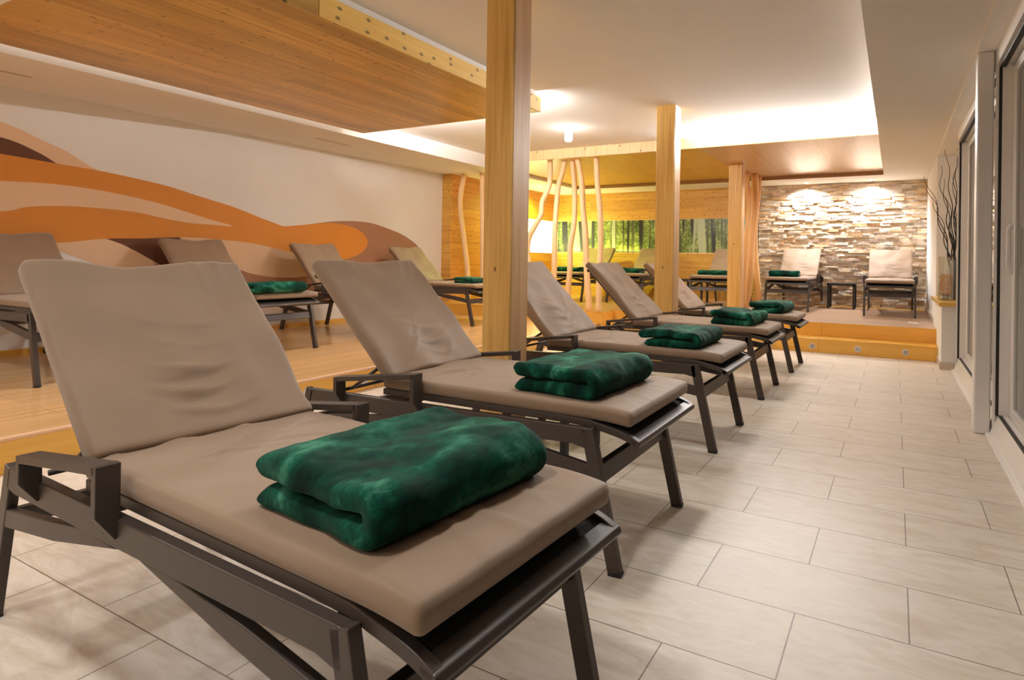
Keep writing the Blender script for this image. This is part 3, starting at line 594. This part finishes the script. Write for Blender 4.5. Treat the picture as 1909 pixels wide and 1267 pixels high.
# ---------------------------------------------------------------- blankets
def make_blanket(seed, L=0.50, Wd=0.31, T=0.062, nL=46):
    rnd = random.Random(seed); bm = nb()
    # centre line of a folded slab: upper flap, fold at +x, lower flap
    path = []; n = 26; g = 0.005; R = T/2+g/2; over = rnd.uniform(0.01, 0.035)
    for i in range(n): path.append((-Wd/2-over+(Wd-R+over)*i/(n-1), T*1.5+g, 0))
    for i in range(1, 11): a = PI/2-PI*i/11; path.append((Wd/2-R+R*math.cos(a), T+g/2+R*math.sin(a), 0))
    for i in range(n): path.append((Wd/2-R-(Wd-R-0.0)*i/(n-1), T/2, 0))
    m = len(path); prof = []
    nor = []
    for i in range(m):
        a, b = path[max(0, i-1)], path[min(m-1, i+1)]; dx, dz = b[0]-a[0], b[1]-a[1]; l = math.hypot(dx, dz) or 1; nor.append((-dz/l, dx/l))
    def thick(i):
        e = min(i, m-1-i)/2.0; return T/2*(max(0.66, math.sqrt(max(0.0, 1-(1-min(1, e))**2))) if e < 1 else 1)
    outer = [(path[i][0]+nor[i][0]*thick(i), path[i][1]+nor[i][1]*thick(i)) for i in range(m)]
    inner = [(path[i][0]-nor[i][0]*thick(i)*0.98, path[i][1]-nor[i][1]*thick(i)*0.98) for i in range(m)]
    loop = outer+inner[::-1][1:-1]; cx = 0.0
    cen = [path[i] for i in range(m)]+[path[i] for i in range(m)][::-1][1:-1]
    rings = []
    for j in range(nL+1):
        q_ = min(j, nL-j); e = q_/5.0; ye = (0.024*(1-math.cos(min(1, e)*PI/2)) if e < 1 else 0.024+(L/2-0.024)*(q_-5)/(nL/2-5)); y = (-L/2+ye) if j <= nL/2 else (L/2-ye); k = 0.30+0.70*(math.sin(min(1, e)*PI/2))
        ring = []
        for q, (x, z) in enumerate(loop):
            px, pz = cen[q][0], cen[q][1]; xx = px+(x-px)*k; zz = pz+(z-pz)*k
            yy = y+(0.012*noise.noise(Vector((xx*9, zz*14, seed)))*(1 if e < 1 else 0.3))
            d = 0.017*noise.noise(Vector((xx*6+seed, yy*5, zz*8)))+0.006*noise.noise(Vector((xx*22, yy*16+seed, zz*20)))+0.0022*noise.noise(Vector((xx*60, yy*40+seed, zz*60)))
            top = min(1, max(0, zz/(T*1.3))); sag = 0.012*math.sin(PI*(yy/L+0.5))*top*noise.noise(Vector((seed*1.7, xx*4, 0)))
            xx += d*0.6*(0.3+top); zz = zz+(d+sag)*top
            ring.append(bm.verts.new((xx, yy, max(0.0, zz))))
        rings.append(ring)
    N = len(loop)
    for a, b in zip(rings, rings[1:]):
        for q in range(N): bm.faces.new((a[q], a[(q+1) % N], b[(q+1) % N], b[q]))
    # end faces as strips across the band
    for ring in (rings[0], rings[-1]):
        o_ = ring[:m]; i_ = [ring[0]]+ring[m:][::-1]+[ring[m-1]]
        for q in range(m-1):
            f = [o_[q], o_[q+1], i_[q+1], i_[q]]; f = [v for n_, v in enumerate(f) if v not in f[:n_]]
            if len(f) >= 3:
                try: bm.faces.new(f)
                except ValueError: pass
    o = obj('folded_blanket', bm, VEL, smooth=True)
    s = o.modifiers.new('sub', 'SUBSURF'); s.levels = 1; s.render_levels = 1
    return o
def place(o, loc, rz, lab, grp, sc=None):
    o.location = loc; o.rotation_euler = (0, 0, rz); tag(o, lab, 'blanket', grp)
    if sc: o.scale = sc
    return o
BG = 'folded emerald velvet blankets on the loungers'
b1 = make_blanket(3, 0.47, 0.345, 0.053); place(b1, (-0.965, -0.595, 0.551), math.radians(-6), 'largest folded emerald blanket, on the nearest lounger', BG)
b2 = make_blanket(8, 0.48, 0.335, 0.053); place(b2, (-1.145, 0.545, 0.551), math.radians(-3), 'folded emerald blanket on the second lounger from the front', BG)
b3 = make_blanket(15, 0.44, 0.32, 0.048); place(b3, (-1.195, 1.915, 0.551), math.radians(-2), 'folded emerald blanket on the third lounger, right of the foreground post', BG)
b4 = make_blanket(21, 0.46, 0.32, 0.053); place(b4, (-1.20, 3.37, 0.551), math.radians(-4), 'folded emerald blanket on the fourth lounger beside the middle post', BG)
b5 = make_blanket(29, 0.46, 0.29, 0.055); place(b5, (-1.17, 4.70, 0.551), math.radians(-5), 'folded emerald blanket on the farthest lounger of the tile row', BG)
def bdup(src, loc, rz, lab, sc=(1, 1, 1)):
    c = src.copy(); COL.objects.link(c); return place(c, loc, math.radians(rz), lab, BG, sc)
bdup(b2, (-5.10, 1.90, Z1+0.551), 0, 'rolled green blanket on the mural wall lounger between two backrests', (0.8, 1.05, 0.85))
bdup(b4, (-5.20, 4.88, Z1+0.551), 4, 'small green blanket on the lounger next to the timber return wall', (0.9, 0.9, 0.7))
zb = Z2+0.551*0.94
bdup(b5, (-5.25, 7.75, zb), -88, 'green blanket on the leftmost niche lounger behind the poles', (0.9, 1.0, 0.75))
bdup(b2, (-4.17, 7.90, zb), -92, 'green blanket on the middle niche lounger left of the middle post', (0.9, 1.0, 0.75))
bdup(b3, (-2.66, 7.85, zb), -89, 'green blanket on the niche lounger between middle and rearmost posts', (0.9, 1.05, 0.78))
bdup(b5, (-1.57, 7.95, zb), -90, 'rolled dark green blanket on the left lounger before the stone wall', (0.75, 0.95, 0.85))

# ---------------------------------------------------------------- side tables
def side_table(loc, lab, s=0.40, h=0.42):
    t = thing('side_table', lab, 'side table', loc, 0, 'square charcoal side tables')
    bm = nb(); box(bm, (-s/2, -s/2, h-0.012), (s/2, s/2, h)); obj('table_top', bm, FRAME, t, bevel=0.002)
    bm = nb(); a = s/2
    for p, q in (((-a, -a), (a, -a+0.02)), ((-a, a-0.02), (a, a)), ((-a, -a), (-a+0.02, a)), ((a-0.02, -a), (a, a))): box(bm, (p[0], p[1], h-0.045), (q[0], q[1], h-0.012))
    obj('apron', bm, FDARK, t)
    for x in (-1, 1):
        for y in (-1, 1):
            bm = nb(); cx, cy = x*(a-0.018), y*(a-0.018); box(bm, (cx-0.018, cy-0.018, 0), (cx+0.018, cy+0.018, h-0.012)); obj('leg', bm, FDARK, t, bevel=0.003)
    return t
side_table((-1.735, 1.285, 0), 'charcoal side table half hidden between the second and third loungers')
side_table((-0.83, 9.03, Z2), 'small charcoal side table between the two loungers at the stone wall', 0.42, 0.42)
side_table((-3.27, 8.80, Z2), 'charcoal side table in the niche left of the lounger between the posts', 0.40, 0.42)

# ---------------------------------------------------------------- lamps, vents, sockets
cl = thing('ceiling_lamp', 'small glowing white cylinder lamp mounted on the ceiling beyond the foreground post', 'lamp', (-3.552, 4.601, ZC))
bm = nb(); lathe(bm, ((0.05, -0.015), (0.05, 0.0)), (0, 0, 0), 24); obj('base_plate', bm, VENTW, cl)
bm = nb(); lathe(bm, ((0.030, -0.165), (0.043, -0.155), (0.046, -0.14), (0.046, -0.015)), (0, 0, 0), 24); obj('lamp_shade', bm, LAMPM, cl, smooth=True)
for x, y, z, mt, lab in ((-1.42, 9.12, ZS, DLM, 'lit recessed downlight above the left stone wall lounger'), (-0.42, 9.12, ZS, DLM, 'lit recessed downlight above the right stone wall lounger'), (-6.05, 7.9, ZS, DLG, 'green tinted downlight in the soffit left of the niche')):
    d = thing('downlight', lab, 'downlight', (x, y, z), 0, 'recessed downlights in the soffits')
    bm = nb(); lathe(bm, ((0.035, -0.004), (0.048, -0.004), (0.05, 0.0), (0.035, 0.0)), (0, 0, 0), 24, False); obj('trim_ring', bm, STEEL, d, smooth=True)
    bm = nb(); lathe(bm, ((0.034, -0.003), (0.034, -0.001)), (0, 0, 0), 24); obj('lens', bm, mt, d)
def riser_vent(loc, axis, lab, src=[None]):
    if src[0] is None:
        t = thing('riser_light', lab, 'step light', loc, 0, 'round slatted step lights in the risers')
        bm = nb(); lathe(bm, ((0.036, 0.0), (0.036, 0.004), (0.031, 0.007), (0.028, 0.0055)), (0, 0, 0), 28); r = obj('face_plate', bm, VENTW, t, smooth=False); r.data.transform(Matrix.Rotation(PI/2, 4, 'X'))
        bm = nb()
        for k in range(-2, 3):
            w = math.sqrt(0.027**2-(k*0.009)**2)*0.92; box(bm, (-w, -0.0085, k*0.009-0.002), (w, -0.005, k*0.009+0.002))
        obj('slats', bm, VENTD, t); src[0] = t
    else: t = dup(src[0], loc, lab)
    t.rotation_euler = (0, 0, PI/2 if axis == 'X' else 0); return t
for x, z, lab in ((-1.406, 0.075, 'slatted step light partly behind the farthest lounger legs'), (-0.920, 0.072, 'left of the three clear slatted step lights in the rear step'), (-0.423, 0.076, 'middle of the three clear slatted step lights in the rear step'), (0.064, 0.080, 'rightmost slatted step light near the white parapet')):
    riser_vent((x, YR1-0.0005, z), 'Y', lab)
for y, z, lab in ((1.273, 0.085, 'slatted step light in the left platform edge behind the nearest backrest'), (1.774, 0.085, 'slatted step light in the left platform edge under the second lounger armrest')):
    riser_vent((XR+0.0125, y, z), 'X', lab)
for x, y0, y1, lab in ((-6.18, 0.15, 0.57, 'slim air slot in the left soffit at the picture edge'), (-6.12, 3.1, 3.6, 'slim air slot in the left soffit above the mural')):
    v = thing('air_slot', lab, 'air vent', (x, (y0+y1)/2, ZS), 0, 'slim air slots in the left soffit'); h = (y1-y0)/2
    bm = nb(); box(bm, (-0.045, -h, -0.003), (0.045, h, 0)); obj('frame', bm, CE, v)
    bm = nb(); box(bm, (-0.02, -h+0.01, -0.0045), (0.02, h-0.01, -0.003)); obj('slot', bm, SLIT, v)
for x, z, lab in ((-0.19, 0.57, 'small beige socket low on the stone wall behind the right lounger'), (-0.17, 2.08, 'small beige switch plate high on the stone wall')):
    s_ = thing('wall_socket', lab, 'socket', (x, YB-0.046, z), 0, 'beige plates on the stone wall')
    bm = nb(); box(bm, (-0.04, 0, -0.04), (0.04, 0.046, 0.04)); obj('face_plate', bm, simple('beige_plastic', (0.62, 0.42, 0.26), 0.4), s_, bevel=0.004)
    bm = nb(); box(bm, (-0.018, -0.002, -0.018), (0.018, 0, 0.018)); obj('insert', bm, simple('tan_plastic', (0.42, 0.24, 0.12), 0.4), s_)
fg = thing('floor_grille', 'small light grey floor grille on the raised floor near the right wall', 'grille', (0.16, 6.89, Z2))
bm = nb(); box(bm, (-0.06, -0.09, 0), (0.06, 0.09, 0.003)); obj('frame', bm, SKIRT, fg)
bm = nb()
for k in range(6): box(bm, (-0.05+k*0.018, -0.075, 0.003), (-0.042+k*0.018, 0.075, 0.005))
obj('bars', bm, VENTW, fg)

# ---------------------------------------------------------------- ledge decoration
zl = 0.682
v1 = thing('twig_vase', 'tall smoked glass vase on the ledge beside the far door frame', 'vase', (0.535, 6.02, zl))
bm = nb(); lathe(bm, ((0.040, 0), (0.046, 0.02), (0.043, 0.15), (0.050, 0.30), (0.062, 0.44), (0.058, 0.44), (0.046, 0.30), (0.039, 0.15), (0.040, 0.03)), (0, 0, 0), 28, False); bm2 = bm; obj('vessel', bm, DGLASSY, v1, smooth=True)
rnd = random.Random(5); tips = [(-0.30, -0.10, 1.32), (-0.27, 0.0, 1.22), (-0.17, 0.05, 1.45), (-0.14, -0.05, 1.30), (-0.08, 0.04, 1.10), (-0.05, 0.1, 0.95), (0.0, -0.03, 1.62), (-0.01, 0.05, 1.52), (0.02, 0.0, 1.66), (-0.20, 0.02, 1.05), (-0.03, -0.06, 1.36), (-0.10, 0.0, 1.62), (0.03, 0.06, 1.2)]
for i, (dx, dy, hh) in enumerate(tips):
    ph, am = rnd.uniform(0, 6), rnd.uniform(0.012, 0.024); n = 34; pts = []; rr = []
    for k in range(n+1):
        u = k/n; sp = u**1.5; w = am*math.sin(u*22*hh/1.4+ph)*(0.25+u); w2 = am*math.cos(u*18+ph)*(0.25+u)
        pts.append((dx*sp+w+0.01*math.cos(i*2.4)*(1-u), dy*sp+w2+0.01*math.sin(i*2.4)*(1-u), 0.03+hh*u)); rr.append(0.0058*(1-u)+0.0022)
    bm = nb(); tube(bm, pts, rr, 6); o = obj('curly_twig', bm, TWIG, smooth=True); o.location = (0.535, 6.02, zl)
    tag(o, 'dark corkscrew twig standing in the smoked glass vase', 'twig', 'dark corkscrew twigs in the tall vase')
v2 = thing('glass_cylinder', 'clear glass cylinder holding the wicker lantern on the ledge', 'vase', (0.435, 5.86, zl))
bm = nb(); lathe(bm, ((0.0, 0.0), (0.068, 0.0), (0.068, 0.47), (0.064, 0.47), (0.064, 0.008), (0.0, 0.008)), (0, 0, 0), 32, False); obj('vessel', bm, CGLASS, v2, smooth=False)
v3 = thing('wicker_lantern', 'orange wicker lantern with a slanted handle inside the clear glass cylinder', 'lantern', (0.435, 5.86, zl+0.010))
bm = nb()
for k in range(12):
    z = 0.06+k*0.018; r = 0.046+0.004*math.sin(k/11*PI); pts = [(r*math.cos(a*PI/12), r*math.sin(a*PI/12), z) for a in range(25)]; tube(bm, pts, 0.0035, 6)
for k in range(10):
    a = k*PI/5; tube(bm, ((0.045*math.cos(a), 0.045*math.sin(a), 0.045), (0.049*math.cos(a), 0.049*math.sin(a), 0.16), (0.044*math.cos(a), 0.044*math.sin(a), 0.275)), 0.003, 6)
obj('basket', bm, WICK, v3, smooth=True)
bm = nb(); tube(bm, [(0.052*math.cos(a*PI/12), -0.01, 0.20+0.045*math.sin(a*PI/12)+0.05*math.cos(a*PI/12)) for a in range(13)], 0.004, 6); obj('handle', bm, WICK, v3, smooth=True)
bm = nb(); lathe(bm, ((0.030, 0.0), (0.034, 0.004), (0.034, 0.055), (0.028, 0.055)), (0, 0, 0), 20); obj('candle_cup', bm, STEEL, v3, smooth=True)
